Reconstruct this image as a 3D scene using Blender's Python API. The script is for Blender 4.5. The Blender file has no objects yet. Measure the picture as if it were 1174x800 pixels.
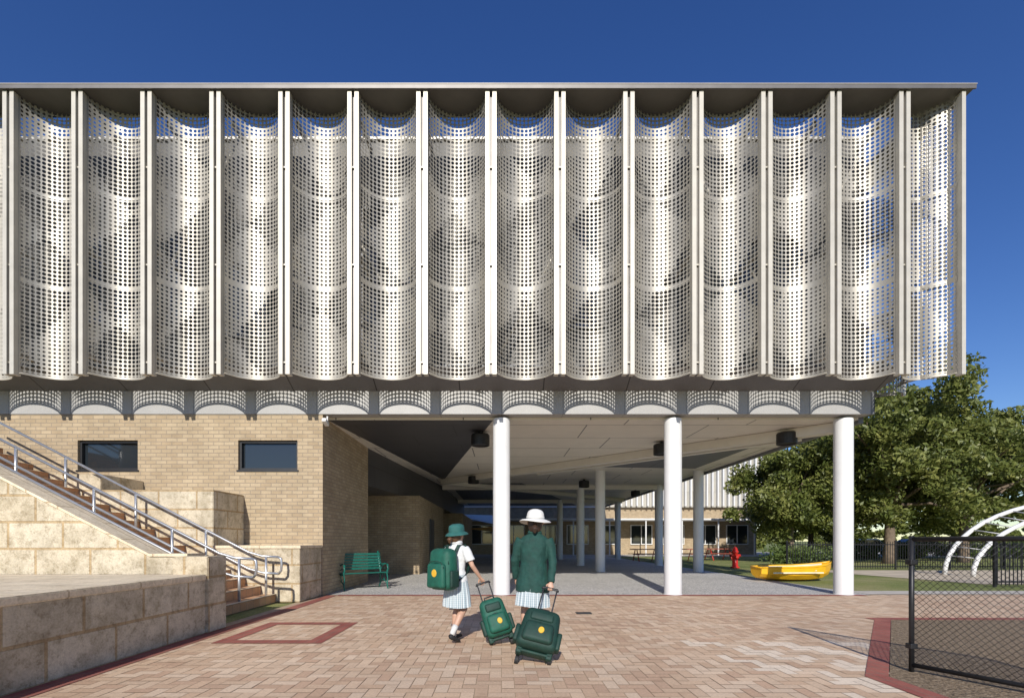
import bpy, bmesh, math, random
import numpy as np
from mathutils import Vector, Matrix
random.seed(7); rng=np.random.default_rng(7)
scene=bpy.context.scene
COL=scene.collection

# ------------------------------------------------------------ helpers
def empty(name,loc=(0,0,0)):
    e=bpy.data.objects.new(name,None); e.location=loc; e.empty_display_size=.3; COL.objects.link(e); return e
def link(name,me,mat=None,parent=None,smooth=False,loc=(0,0,0)):
    if mat is not None:
        for m in (mat if isinstance(mat,(list,tuple)) else [mat]): me.materials.append(m)
    if smooth:
        for p in me.polygons: p.use_smooth=True
    o=bpy.data.objects.new(name,me); COL.objects.link(o); o.location=loc
    if parent is not None: o.parent=parent
    return o
def uvworld(bm):
    uv=bm.loops.layers.uv.verify(); bm.normal_update()
    for f in bm.faces:
        n=f.normal
        a=[abs(n.x),abs(n.y),abs(n.z)]; k=a.index(max(a))
        for l in f.loops:
            c=l.vert.co
            l[uv].uv=(c.y,c.z) if k==0 else ((c.x,c.z) if k==1 else (c.x,c.y))
def fin(bm,name,mat,parent=None,smooth=False,uv=True,loc=(0,0,0)):
    if uv: uvworld(bm)
    me=bpy.data.meshes.new(name); bm.to_mesh(me); bm.free()
    return link(name,me,mat,parent,smooth,loc)
def addbox(bm,x0,x1,y0,y1,z0,z1):
    vs=[bm.verts.new(p) for p in [(x0,y0,z0),(x1,y0,z0),(x1,y1,z0),(x0,y1,z0),(x0,y0,z1),(x1,y0,z1),(x1,y1,z1),(x0,y1,z1)]]
    for f in [(0,3,2,1),(4,5,6,7),(0,1,5,4),(1,2,6,5),(2,3,7,6),(3,0,4,7)]: bm.faces.new([vs[i] for i in f])
def box(name,x0,x1,y0,y1,z0,z1,mat,parent=None,bev=0):
    bm=bmesh.new(); addbox(bm,x0,x1,y0,y1,z0,z1)
    if bev: bmesh.ops.bevel(bm,geom=bm.edges[:],offset=bev,segments=2,affect='EDGES')
    return fin(bm,name,mat,parent)
def boxes(name,lst,mat,parent=None):
    bm=bmesh.new()
    for b in lst: addbox(bm,*b)
    return fin(bm,name,mat,parent)
def poly(name,pts,mat,parent=None):
    bm=bmesh.new(); bm.faces.new([bm.verts.new(p) for p in pts]); return fin(bm,name,mat,parent)
def prism_xz(name,pts,y0,y1,mat,parent=None,bev=0):
    bm=bmesh.new()
    a=[bm.verts.new((x,y0,z)) for x,z in pts]; b=[bm.verts.new((x,y1,z)) for x,z in pts]
    bm.faces.new(a); bm.faces.new(b[::-1]); n=len(pts)
    for i in range(n): bm.faces.new([a[i],b[i],b[(i+1)%n],a[(i+1)%n]])
    bmesh.ops.recalc_face_normals(bm,faces=bm.faces[:])
    if bev: bmesh.ops.bevel(bm,geom=bm.edges[:],offset=bev,segments=2,affect='EDGES')
    return fin(bm,name,mat,parent)
def loft(bm,pts,rad,seg=12,caps=True):
    pts=[Vector(p) for p in pts]; rings=[]
    for i,p in enumerate(pts):
        t=(pts[min(i+1,len(pts)-1)]-pts[max(i-1,0)]).normalized()
        ref=Vector((0,1,0)) if abs(t.y)<.85 else Vector((0,0,1))
        a=t.cross(ref).normalized(); b=a.cross(t).normalized()
        r=rad[i]; ra,rb=(r if isinstance(r,(tuple,list)) else (r,r))
        rings.append([bm.verts.new(p+a*ra*math.cos(2*math.pi*k/seg)+b*rb*math.sin(2*math.pi*k/seg)) for k in range(seg)])
    for i in range(len(rings)-1):
        for k in range(seg):
            bm.faces.new([rings[i][k],rings[i][(k+1)%seg],rings[i+1][(k+1)%seg],rings[i+1][k]])
    if caps:
        bm.faces.new(rings[0][::-1]); bm.faces.new(rings[-1])
    return rings
def tubes(name,paths,r,mat,parent=None,seg=8):
    bm=bmesh.new()
    for p in paths: loft(bm,p,[r]*len(p),seg)
    bmesh.ops.recalc_face_normals(bm,faces=bm.faces[:])
    return fin(bm,name,mat,parent,smooth=True)
def rbox(bm,M,size,bev,seg=3,taper=1.0):
    t=bmesh.new(); sx,sy,sz=[s/2 for s in size]; addbox(t,-sx,sx,-sy,sy,-sz,sz)
    for v in t.verts:
        if v.co.z>0: v.co.x*=taper; v.co.y*=taper
    bmesh.ops.bevel(t,geom=t.edges[:],offset=bev,segments=seg,affect='EDGES',profile=.5)
    t.transform(M); me=bpy.data.meshes.new('t'); t.to_mesh(me); t.free(); bm.from_mesh(me); bpy.data.meshes.remove(me)
def lathe(bm,prof,seg=28,M=Matrix(),fn=None):
    rings=[]
    for r,z in prof:
        rg=[]
        for k in range(seg):
            a=2*math.pi*k/seg; rr=r; zz=z
            if fn: rr,zz=fn(r,z,a)
            rg.append(bm.verts.new(M@Vector((rr*math.cos(a),rr*math.sin(a),zz))))
        rings.append(rg)
    for i in range(len(rings)-1):
        for k in range(seg): bm.faces.new([rings[i][k],rings[i][(k+1)%seg],rings[i+1][(k+1)%seg],rings[i+1][k]])
    return rings

# ------------------------------------------------------------ materials
def newmat(name):
    m=bpy.data.materials.new(name); m.use_nodes=True; nt=m.node_tree; nt.nodes.clear()
    out=nt.nodes.new('ShaderNodeOutputMaterial'); b=nt.nodes.new('ShaderNodeBsdfPrincipled')
    nt.links.new(b.outputs[0],out.inputs[0]); return m,nt,b,out
def N(nt,t,**k):
    n=nt.nodes.new(t)
    for a,v in k.items(): setattr(n,a,v)
    return n
def mth(nt,op,a,b=None,c=None):
    n=N(nt,'ShaderNodeMath',operation=op)
    for i,v in enumerate((a,b,c)):
        if v is None: continue
        if isinstance(v,(int,float)): n.inputs[i].default_value=v
        else: nt.links.new(v,n.inputs[i])
    return n.outputs[0]
def mix(nt,f,a,b,bt='MIX'):
    n=N(nt,'ShaderNodeMixRGB',blend_type=bt)
    for i,v in enumerate((f,a,b)):
        if isinstance(v,(int,float)): n.inputs[i].default_value=v
        elif isinstance(v,(tuple,list)): n.inputs[i].default_value=(*v[:3],1)
        else: nt.links.new(v,n.inputs[i])
    return n.outputs[0]
def ramp(nt,inp,stops):
    n=N(nt,'ShaderNodeValToRGB'); cr=n.color_ramp
    while len(cr.elements)<len(stops): cr.elements.new(.5)
    for e,(p,c) in zip(cr.elements,stops): e.position=p; e.color=(*c,1) if len(c)==3 else c
    nt.links.new(inp,n.inputs[0]); return n.outputs[0]
def noise(nt,scale,detail=4,vec=None,rough=.6):
    n=N(nt,'ShaderNodeTexNoise'); n.inputs['Scale'].default_value=scale; n.inputs['Detail'].default_value=detail; n.inputs['Roughness'].default_value=rough
    if vec is None: vec=N(nt,'ShaderNodeTexCoord').outputs['Object']
    nt.links.new(vec,n.inputs['Vector']); return n.outputs['Fac']
def bump(nt,b,h,s=.3,d=.01):
    n=N(nt,'ShaderNodeBump'); n.inputs['Strength'].default_value=s; n.inputs['Distance'].default_value=d
    nt.links.new(h,n.inputs['Height']); nt.links.new(n.outputs[0],b.inputs['Normal'])
def simple(name,c,rough=.6,metal=0,var=.12,sc=6,bmp=0):
    m,nt,b,o=newmat(name); b.inputs['Roughness'].default_value=rough; b.inputs['Metallic'].default_value=metal
    f=noise(nt,sc); lo=tuple(x*(1-var) for x in c); hi=tuple(min(1,x*(1+var)) for x in c)
    nt.links.new(ramp(nt,f,[(.3,lo),(.7,hi)]),b.inputs['Base Color'])
    if bmp: bump(nt,b,noise(nt,sc*8),bmp)
    return m
def brickmat(name,c1,c2,mort,w,h,ms,rough=.85,bumps=.4,off=.5,nsc=2.5,nv=.2,fine=60,pit=0):
    m,nt,b,o=newmat(name); b.inputs['Roughness'].default_value=rough
    uv=N(nt,'ShaderNodeTexCoord').outputs['UV']
    t=N(nt,'ShaderNodeTexBrick'); t.offset=off; nt.links.new(uv,t.inputs['Vector'])
    for k,v in (('Color1',(*c1,1)),('Color2',(*c2,1)),('Mortar',(*mort,1)),('Scale',1.0),('Mortar Size',ms),('Mortar Smooth',.2),('Bias',0.0),('Brick Width',w),('Row Height',h)): t.inputs[k].default_value=v
    f=noise(nt,nsc,5); col=mix(nt,1.0,t.outputs['Color'],ramp(nt,f,[(.3,(1-nv,)*3),(.7,(1+nv*.4,)*3)]),'MULTIPLY')
    g=noise(nt,fine,3); col=mix(nt,1.0,col,ramp(nt,g,[(.3,(.86,.85,.83)),(.62,(1.05,)*3)]),'MULTIPLY')
    hh=mth(nt,'ADD',mth(nt,'MULTIPLY',t.outputs['Fac'],-1.0),mth(nt,'MULTIPLY',g,.5))
    if pit:
        p=noise(nt,11,8,rough=.8); col=mix(nt,1.0,col,ramp(nt,p,[(.36,(1-pit,1-pit*1.1,1-pit*1.25)),(.5,(1,1,1))]),'MULTIPLY')
        q=noise(nt,3.2,5,rough=.7); col=mix(nt,1.0,col,ramp(nt,q,[(.35,(1-pit*.6,1-pit*.66,1-pit*.8)),(.55,(1,1,1))]),'MULTIPLY')
        hh=mth(nt,'ADD',hh,mth(nt,'MULTIPLY',p,2.5))
    nt.links.new(col,b.inputs['Base Color'])
    bump(nt,b,hh,bumps,.008)
    return m
M_brick=brickmat('cream_brick',(.39,.295,.185),(.48,.38,.25),(.29,.235,.17),.24,.086,.010)
M_lime=brickmat('limestone_blocks',(.62,.53,.385),(.72,.64,.49),(.54,.40,.23),.78,.38,.018,bumps=.9,nv=.24,fine=45,pit=.38,nsc=1.6)
M_limetop=brickmat('limestone_coping',(.80,.67,.48),(.84,.72,.53),(.55,.43,.28),.9,.45,.012,bumps=.12,nv=.16,fine=40,pit=.2)
M_red=brickmat('red_border_pavers',(.31,.085,.065),(.38,.125,.09),(.25,.15,.11),.115,.23,.006,off=0,nv=.2)
M_soff=brickmat('soffit_panels',(.72,.67,.58),(.75,.70,.61),(.14,.13,.12),3.0,1.5,.016,rough=.5,bumps=.05,off=.3,nv=.06)
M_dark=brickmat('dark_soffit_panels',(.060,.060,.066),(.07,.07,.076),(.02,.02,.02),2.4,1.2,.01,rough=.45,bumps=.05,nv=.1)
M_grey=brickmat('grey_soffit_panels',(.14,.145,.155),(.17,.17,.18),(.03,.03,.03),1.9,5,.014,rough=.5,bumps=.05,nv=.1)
M_fascia=brickmat('fascia_cladding',(.36,.355,.345),(.39,.385,.375),(.2,.2,.2),1.41,3,.008,rough=.5,bumps=.05,nv=.06)
M_wallup=brickmat('rear_cladding',(.075,.072,.068),(.12,.115,.105),(.04,.04,.04),1.2,1.95,.016,rough=.55,bumps=.1,nv=.25,nsc=.6)
M_farwall=brickmat('far_cladding',(.42,.40,.35),(.47,.45,.4),(.2,.2,.2),1.2,1.95,.012,rough=.55,bumps=.1,nv=.1)
M_white=simple('white_paint',(.70,.70,.69),.4,0,.03,3)
M_post=simple('champagne_post',(.53,.495,.425),.42,.2,.08,3)
M_beam=simple('beam_paint',(.68,.64,.56),.5,0,.04,3)
M_roof=simple('zinc_cap',(.17,.16,.15),.45,.5,.12,2)
M_steel=simple('galvanised_steel',(.56,.57,.58),.36,.75,.08,10)
M_black=simple('black_metal',(.02,.02,.022),.45,.2,.2,10)
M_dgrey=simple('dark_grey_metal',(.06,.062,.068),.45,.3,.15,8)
M_bench=simple('green_enamel',(.009,.12,.09),.35,0,.2,12)
M_yel=simple('yellow_boat_paint',(.80,.42,.015),.35,0,.12,3)
M_cream=simple('boat_cream_paint',(.72,.66,.48),.5,0,.12,5)
M_redp=simple('red_paint',(.55,.03,.02),.35,0,.15,8)
M_rubber=simple('rubber',(.015,.015,.016),.7,0,.2,20)
M_bark=simple('bark',(.16,.12,.085),.9,0,.35,5,.6)
M_trimred=simple('picnic_timber',(.28,.07,.04),.6,0,.2,6)
M_conc=simple('concrete',(.52,.48,.42),.85,0,.14,3,.2)
M_sand=simple('sand',(.56,.47,.35),.95,0,.2,1.5,.4)
M_step=brickmat('step_brick',(.55,.30,.15),(.62,.37,.21),(.4,.28,.18),.23,.16,.008,nv=.25)

def glassmat():
    m,nt,b,o=newmat('window_glass'); b.inputs['Base Color'].default_value=(.02,.025,.03,1); b.inputs['Roughness'].default_value=.06
    b.inputs['Specular IOR Level'].default_value=.8
    bump(nt,b,noise(nt,1.3,2),.04,.02); return m
M_glass=glassmat()
def aggregate():
    m,nt,b,o=newmat('exposed_aggregate'); b.inputs['Roughness'].default_value=.8
    v=N(nt,'ShaderNodeTexVoronoi'); v.inputs['Scale'].default_value=48
    nt.links.new(N(nt,'ShaderNodeTexCoord').outputs['Object'],v.inputs['Vector'])
    col=ramp(nt,v.outputs['Color'],[(.15,(.25,.245,.235)),(.5,(.50,.48,.45)),(.8,(.70,.67,.62))])
    col=mix(nt,1.0,col,ramp(nt,noise(nt,.7,5),[(.3,(.85,)*3),(.7,(1.05,)*3)]),'MULTIPLY')
    nt.links.new(col,b.inputs['Base Color']); return m
M_agg=aggregate()
def grassmat():
    m,nt,b,o=newmat('grass'); b.inputs['Roughness'].default_value=.95
    a=ramp(nt,noise(nt,.35,6),[(.3,(.14,.18,.035)),(.5,(.23,.26,.07)),(.72,(.40,.35,.16))])
    a=mix(nt,1.0,a,ramp(nt,noise(nt,30,3),[(.3,(.6,)*3),(.7,(1.2,)*3)]),'MULTIPLY')
    nt.links.new(a,b.inputs['Base Color']); bump(nt,b,noise(nt,40,4),.7,.04); return m
M_grass=grassmat()
def mulchmat():
    m,nt,b,o=newmat('mulch'); b.inputs['Roughness'].default_value=.95
    nt.links.new(ramp(nt,noise(nt,25,6,rough=.8),[(.35,(.07,.05,.03)),(.5,(.24,.17,.10)),(.68,(.46,.36,.25))]),b.inputs['Base Color'])
    bump(nt,b,noise(nt,30,5),.9,.04); return m
M_mulch=mulchmat()
def leafmat(name,dark,mid,lite):
    m,nt,b,o=newmat(name); b.inputs['Roughness'].default_value=.5
    f=noise(nt,.9,3); g=noise(nt,9,2)
    c=ramp(nt,mth(nt,'ADD',mth(nt,'MULTIPLY',f,.55),mth(nt,'MULTIPLY',g,.45)),[(.36,dark),(.5,mid),(.64,lite)])
    nt.links.new(c,b.inputs['Base Color'])
    tr=N(nt,'ShaderNodeBsdfTranslucent'); nt.links.new(c,tr.inputs[0]); mx=N(nt,'ShaderNodeMixShader'); mx.inputs[0].default_value=.3
    nt.links.new(b.outputs[0],mx.inputs[1]); nt.links.new(tr.outputs[0],mx.inputs[2]); nt.links.new(mx.outputs[0],o.inputs[0]); return m
M_leaf=leafmat('leaves',(.06,.085,.018),(.15,.18,.04),(.31,.31,.09))
M_leaf2=leafmat('hedge_leaves',(.05,.09,.02),(.11,.16,.04),(.2,.24,.07))
def pavermat():
    m,nt,b,o=newmat('clay_pavers'); b.inputs['Roughness'].default_value=.8
    a=N(nt,'ShaderNodeVertexColor',layer_name='pc').outputs[0]
    c=mix(nt,1.0,a,ramp(nt,noise(nt,.5,6),[(.3,(.88,.86,.85)),(.7,(1.08,1.07,1.05))]),'MULTIPLY')
    c=mix(nt,1.0,c,ramp(nt,noise(nt,45,4),[(.3,(.86,)*3),(.7,(1.08,)*3)]),'MULTIPLY')
    st=noise(nt,1.1,7,rough=.75); c=mix(nt,1.0,c,ramp(nt,st,[(.32,(.80,.77,.75)),(.43,(1,1,1))]),'MULTIPLY')
    nt.links.new(c,b.inputs['Base Color']); bump(nt,b,noise(nt,60,4),.25,.004); return m
M_pav=pavermat()
M_joint=simple('paver_joint_sand',(.42,.31,.21),.95,0,.2,8)

P=1.57/18
ZT=10.44    # top of screens
def perfmat():
    m,nt,b,o=newmat('perforated_steel'); b.inputs['Roughness'].default_value=.56; b.inputs['Metallic'].default_value=.72
    uv=N(nt,'ShaderNodeTexCoord').outputs['UV']; s=N(nt,'ShaderNodeSeparateXYZ'); nt.links.new(uv,s.inputs[0])
    u=mth(nt,'DIVIDE',s.outputs[0],P); v=mth(nt,'DIVIDE',s.outputs[1],P)
    fu=mth(nt,'FLOOR',u); fv=mth(nt,'FLOOR',v)
    du=mth(nt,'SUBTRACT',mth(nt,'SUBTRACT',u,fu),.5); dv=mth(nt,'SUBTRACT',mth(nt,'SUBTRACT',v,fv),.5)
    d=mth(nt,'SQRT',mth(nt,'ADD',mth(nt,'MULTIPLY',du,du),mth(nt,'MULTIPLY',dv,dv)))
    # folded-paper pattern: straight diagonal facets in the hole sizes
    s1=mth(nt,'FRACT',mth(nt,'ADD',mth(nt,'MULTIPLY',fu,.0171),mth(nt,'MULTIPLY',fv,.0155)))
    s2=mth(nt,'FRACT',mth(nt,'SUBTRACT',mth(nt,'MULTIPLY',fv,.0215),mth(nt,'MULTIPLY',fu,.0283)))
    s3=mth(nt,'FRACT',mth(nt,'ADD',mth(nt,'MULTIPLY',fu,.0092),mth(nt,'MULTIPLY',fv,-.031)))
    t1=mth(nt,'GREATER_THAN',s1,.52); t2=mth(nt,'GREATER_THAN',s2,.5)
    x1=mth(nt,'ABSOLUTE',mth(nt,'SUBTRACT',t1,t2))
    g=mth(nt,'ADD',mth(nt,'MULTIPLY',x1,.115),mth(nt,'ADD',mth(nt,'MULTIPLY',s3,.05),mth(nt,'MULTIPLY',s2,.035)))
    r=mth(nt,'ADD',.24,g)
    r=mth(nt,'MINIMUM',r,.44)
    sm=mth(nt,'MODULO',mth(nt,'SUBTRACT',s.outputs[1],4.72),1.93)
    seam=mth(nt,'LESS_THAN',sm,.05)
    hole=mth(nt,'LESS_THAN',d,r)
    hole=mth(nt,'MULTIPLY',hole,mth(nt,'SUBTRACT',1.0,seam))
    c=ramp(nt,noise(nt,1.2,4),[(.3,(.37,.345,.30)),(.7,(.50,.47,.41))])
    nt.links.new(c,b.inputs['Base Color'])
    tr=N(nt,'ShaderNodeBsdfTransparent'); mx=N(nt,'ShaderNodeMixShader')
    nt.links.new(hole,mx.inputs[0]); nt.links.new(b.outputs[0],mx.inputs[1]); nt.links.new(tr.outputs[0],mx.inputs[2]); nt.links.new(mx.outputs[0],o.inputs[0])
    return m
M_perf=perfmat()

# ------------------------------------------------------------ camera / light / sky
f=560.0
cam=bpy.data.cameras.new('camera'); co=bpy.data.objects.new('camera',cam); COL.objects.link(co)
co.location=(0,0,1.25); co.rotation_euler=(math.pi/2,0,0)
cam.sensor_width=36; cam.lens=f/1174*36; cam.shift_x=12/1174; cam.shift_y=220/1174; cam.clip_end=6000; cam.clip_start=.05
scene.camera=co
tr_=Vector((.11,1,-.53)).normalized()
sl=bpy.data.lights.new('sun','SUN'); sl.energy=5; sl.angle=math.radians(.5); sl.color=(1,.95,.87)
so=bpy.data.objects.new('sun',sl); COL.objects.link(so); so.rotation_euler=tr_.to_track_quat('-Z','Y').to_euler(); so.location=(-3,-20,20)
w=bpy.data.worlds.new('World'); scene.world=w; w.use_nodes=True; nt=w.node_tree; nt.nodes.clear()
bg=nt.nodes.new('ShaderNodeBackground'); ow=nt.nodes.new('ShaderNodeOutputWorld'); sk=nt.nodes.new('ShaderNodeTexSky'); sk.sky_type='NISHITA'
sk.sun_disc=False; sk.sun_elevation=math.asin(-tr_.z); sk.sun_rotation=math.atan2(-tr_.x,-tr_.y); sk.ozone_density=3.5; sk.air_density=1.0; sk.dust_density=.1
hs=nt.nodes.new('ShaderNodeHueSaturation'); hs.inputs['Hue'].default_value=.517; hs.inputs['Saturation'].default_value=1.23; hs.inputs['Value'].default_value=1.0; nt.links.new(sk.outputs[0],hs.inputs['Color'])
bg.inputs[1].default_value=.12; nt.links.new(hs.outputs[0],bg.inputs[0]); nt.links.new(bg.outputs[0],ow.inputs[0])
scene.view_settings.view_transform='Standard'; scene.view_settings.look='None'; scene.view_settings.exposure=0

# ------------------------------------------------------------ ground
poly('ground',[(-1500,-300,-.012),(1500,-300,-.012),(1500,3000,-.012),(-1500,3000,-.012)],M_grass)
poly('paver_bedding',[(-4.2,-4,-.004),(16,-4,-.004),(16,11.5,-.004),(-4.2,11.5,-.004)],M_joint)
def inbed(x,y):
    if y>7.7: return False
    if y<4.5: return x>3.55
    return x>3.5+(y-4.5)*(2.5/3.2)
def pavers():
    W=.112; g=.003; vs=[];fs=[];cols=[]
    pal=[(.66,.475,.32),(.70,.52,.36),(.62,.435,.29),(.73,.56,.40),(.68,.50,.345),(.58,.395,.265)]
    for i in range(-40,180):
        for j in range(-20,110):
            c=(i-j)%4
            if c==0: x0,y0,x1,y1=i,j,i+2,j+1
            elif c==3: x0,y0,x1,y1=i,j,i+1,j+2
            else: continue
            X0,X1,Y0,Y1=x0*W+g,x1*W-g,y0*W+g,y1*W-g
            if X0<-4.0 or X1>15.9 or Y0<-1 or Y1>11.42: continue
            if inbed((X0+X1)/2,(Y0+Y1)/2): continue
            z=random.uniform(0,.0025); n=len(vs)
            vs+= [(X0,Y0,z),(X1,Y0,z),(X1,Y1,z),(X0,Y1,z)]; fs.append((n,n+1,n+2,n+3))
            k=random.choice(pal); s=random.uniform(.93,1.05)
            if X0>2.0 and Y0<6.0 and X0+ .35*Y0>4.1 and ((i+j)//4)%2==0 and random.random()<.8: k=(.82,.69,.54)
            cols.append((k[0]*s,k[1]*s,k[2]*s,1))
    me=bpy.data.meshes.new('brick_paving'); me.from_pydata(vs,[],fs)
    at=me.color_attributes.new('pc','FLOAT_COLOR','CORNER')
    at.data.foreach_set('color',np.repeat(np.array(cols,dtype=np.float32),4,axis=0).ravel())
    link('brick_paving',me,M_pav)
pavers()
rb=empty('red_paver_border')
def strip(n,x0,x1,y0,y1): poly(n,[(x0,y0,.007),(x1,y0,.007),(x1,y1,.007),(x0,y1,.007)],M_red,rb)
strip('wall_edge',-4.0,-3.77,-1,11.2); strip('front_edge',-3.765,8.35,11.13,11.36)
a=(-3.55,-2.2,5.95,7.5)
strip('sq_a',a[0],a[1],a[2],a[2]+.2); strip('sq_b',a[0],a[1],a[3]-.2,a[3]); strip('sq_c',a[0],a[0]+.2,a[2]+.202,a[3]-.202); strip('sq_d',a[1]-.2,a[1],a[2]+.202,a[3]-.202)
poly('bed_a',[(3.35,-1,.007),(3.57,-1,.007),(3.57,4.5,.007),(3.35,4.5,.007)],M_red,rb)
poly('bed_b',[(3.35,4.503,.007),(3.57,4.503,.007),(6.16,7.73,.007),(5.9,7.73,.007)],M_red,rb)
poly('bed_c',[(5.9,7.733,.007),(14,7.733,.007),(14,7.95,.007),(5.9,7.95,.007)],M_red,rb)
poly('garden_bed',[(3.575,-1,.004),(14,-1,.004),(14,7.72,.004),(6.16,7.72,.004),(3.575,4.5,.004)],M_mulch)
poly('undercroft_floor',[(-6,11.37,.003),(8.6,11.37,.003),(8.6,40,.003),(-6,40,.003)],M_agg)
poly('concrete_path',[(8.65,11.52,.0),(40,11.52,.0),(40,12.3,.0),(8.65,12.3,.0)],M_conc)
poly('play_sand',[(14,14.2,.0),(40,14.2,.0),(40,21,.0),(13,21,.0)],M_sand)
poly('plaza',[(-60,40.2,0),(60,40.2,0),(60,56,0),(-60,56,0)],M_conc)
for x,y in ((-.83,9.0),(1.42,8.45)): box('drain_cover',x-.13,x+.13,y-.1,y+.1,.004,.012,M_dgrey)

# ------------------------------------------------------------ school building
B=empty('school_building')
YW=11.2; YP=10.08
XL=-16
wins=[(-9.72,-8.34,2.88,3.56),(-6.04,-4.68,2.88,3.56)]
bx=[]; xs=[XL]+[v for wn in wins for v in wn[:2]]+[-4.1]
bx.append((XL,-4.1,YW,YW+.3,0,2.88)); bx.append((XL,-4.1,YW,YW+.3,3.56,4.15))
for i in range(0,len(xs),2): bx.append((xs[i],xs[i+1],YW,YW+.3,2.88,3.56))
boxes('front_brick_wall',bx,M_brick,B)
box('side_brick_wall',-4.4,-4.1,YW+.301,15.0,0,4.1,M_brick,B)
box('recess_back_wall',-8,-4.4,15.0,15.3,0,4.1,M_brick,B)
for (x0,x1,z0,z1) in wins:
    box('window_glass',x0+.05,x1-.05,YW+.14,YW+.16,z0+.05,z1-.05,M_glass,B)
    boxes('window_frame',[(x0,x1,YW+.06,YW+.18,z0,z0+.05),(x0,x1,YW+.06,YW+.18,z1-.05,z1),(x0,x0+.05,YW+.06,YW+.18,z0+.05,z1-.05),(x1-.05,x1,YW+.06,YW+.18,z0+.05,z1-.05),
        (x0-.03,x1+.03,YW-.02,YW+.055,z0-.04,z0-.002)],M_black,B)
box('inner_brick_wall',-5.2,-3.1,18.4,26,0,2.96,M_brick,B)
box('inner_wall_far',-5.2,-2.4,30,40,0,2.96,M_brick,B)
box('inner_door',-3.1+.0,-3.06,21,22.2,.0,2.2,M_dgrey,B)
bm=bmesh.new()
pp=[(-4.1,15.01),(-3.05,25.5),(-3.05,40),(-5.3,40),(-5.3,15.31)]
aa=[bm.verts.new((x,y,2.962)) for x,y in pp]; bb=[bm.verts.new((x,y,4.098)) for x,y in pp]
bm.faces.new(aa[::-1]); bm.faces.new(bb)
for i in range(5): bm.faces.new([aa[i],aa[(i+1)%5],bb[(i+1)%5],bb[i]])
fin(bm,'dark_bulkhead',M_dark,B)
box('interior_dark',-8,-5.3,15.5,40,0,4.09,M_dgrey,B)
box('ceiling_slab',-6,8.4,YW+.301,40,4.1,4.6,M_soff,B)
box('fascia',XL,8.45,YW-.02,YW+.3,4.155,4.68,M_fascia,B)
box('fascia_end',8.452,8.56,YW-.0,YW+.28,4.16,4.67,M_grey,B)
box('right_edge_fascia',8.402,8.52,YW+.3,40,4.02,4.68,M_grey,B)
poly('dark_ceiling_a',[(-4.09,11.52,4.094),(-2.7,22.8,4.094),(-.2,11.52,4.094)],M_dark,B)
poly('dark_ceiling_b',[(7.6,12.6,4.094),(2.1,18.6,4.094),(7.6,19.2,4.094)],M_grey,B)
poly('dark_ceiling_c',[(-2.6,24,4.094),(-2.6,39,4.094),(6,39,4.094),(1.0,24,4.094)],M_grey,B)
def beam(n,p,q,wd=.3,z0=3.86,z1=4.09):
    p=Vector((*p,0)); q=Vector((*q,0)); d=(q-p).normalized(); s=Vector((-d.y,d.x,0))*wd/2
    bm=bmesh.new(); lo=[bm.verts.new((v.x,v.y,z0)) for v in (p-s,q-s,q+s,p+s)]; hi=[bm.verts.new((v.x,v.y,z1)) for v in (p-s,q-s,q+s,p+s)]
    bm.faces.new(lo[::-1]); bm.faces.new(hi)
    for i in range(4): bm.faces.new([lo[i],lo[(i+1)%4],hi[(i+1)%4],hi[i]])
    bmesh.ops.recalc_face_normals(bm,faces=bm.faces[:]); fin(bm,n,M_beam,B)
beam('diagonal_beam',(8.2,11.7),(-2.7,22.6)); beam('diagonal_beam_b',(7.9,12.9),(1.5,19.6),.22,3.9)
beam('cross_beam',(-3,24.9),(8.3,24.9)); beam('cross_beam_b',(-3,33.7),(8.3,33.7)); beam('diagonal_beam_c',(-2.7,22.9),(8.2,33),.25,3.9)
poly('sloping_soffit',[(XL,YW-.022,4.682),(8.6,YW-.022,4.682),(8.9,YW-.64,5.01),(XL,YW-.64,5.01)],M_grey,B)
box('walkway_plate',XL,8.9,YW-.64,YW+.1,5.02,5.06,M_dgrey,B)
box('upper_wall',XL,8.4,YW+.12,40,5.07,10.5,M_wallup,B)
gl=[];fr=[]
for (x0,x1,z0,z1) in [(-10.2,-7.2,6.3,8.3),(-6.3,-5.0,6.0,7.6),(-3.2,-1.9,5.6,8.9),(1.2,2.2,6.2,8.8),(4.4,7.0,6.0,8.2)]:
    gl.append((x0,x1,YW+.09,YW+.117,z0,z1))
    fr+= [(x0-.06,x0,YW+.06,YW+.117,z0,z1),(x1,x1+.06,YW+.06,YW+.117,z0,z1),(x0-.06,x1+.06,YW+.06,YW+.117,z1,z1+.06),(x0-.06,x1+.06,YW+.06,YW+.117,z0-.06,z0)]
boxes('upper_glazing',gl,M_glass,B); boxes('upper_window_frames',fr,M_dgrey,B)
box('upper_wall_coping',XL,8.45,YW+.05,YW+.3,10.502,10.56,M_post,B)
box('roof_cap',XL,9.63,YP-.12,YP+.56,ZT+.02,ZT+.08,M_roof,B)
box('roof_cap_edge',XL,9.66,YP-.15,YP-.122,ZT+.01,ZT+.09,M_roof,B)
box('roof_cap_lip',XL,9.67,YP-.16,YP-.10,ZT+.092,ZT+.104,M_post,B)
box('roof_cap_side',9.0,9.63,YP+.565,13.0,ZT+.02,ZT+.08,M_roof,B)
boxes('roof_brackets',[(-.216+1.41*i-.03,-.216+1.41*i+.03,YP+.565,YW+.118,10.28,10.40) for i in range(-10,7)],M_post,B)
boxes('lower_brackets',[(-.216+1.41*i-.03,-.216+1.41*i+.03,YP+.12,YW+.118,zz,zz+.07) for i in range(-10,7) for zz in (5.1,7.3)],M_post,B)
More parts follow.
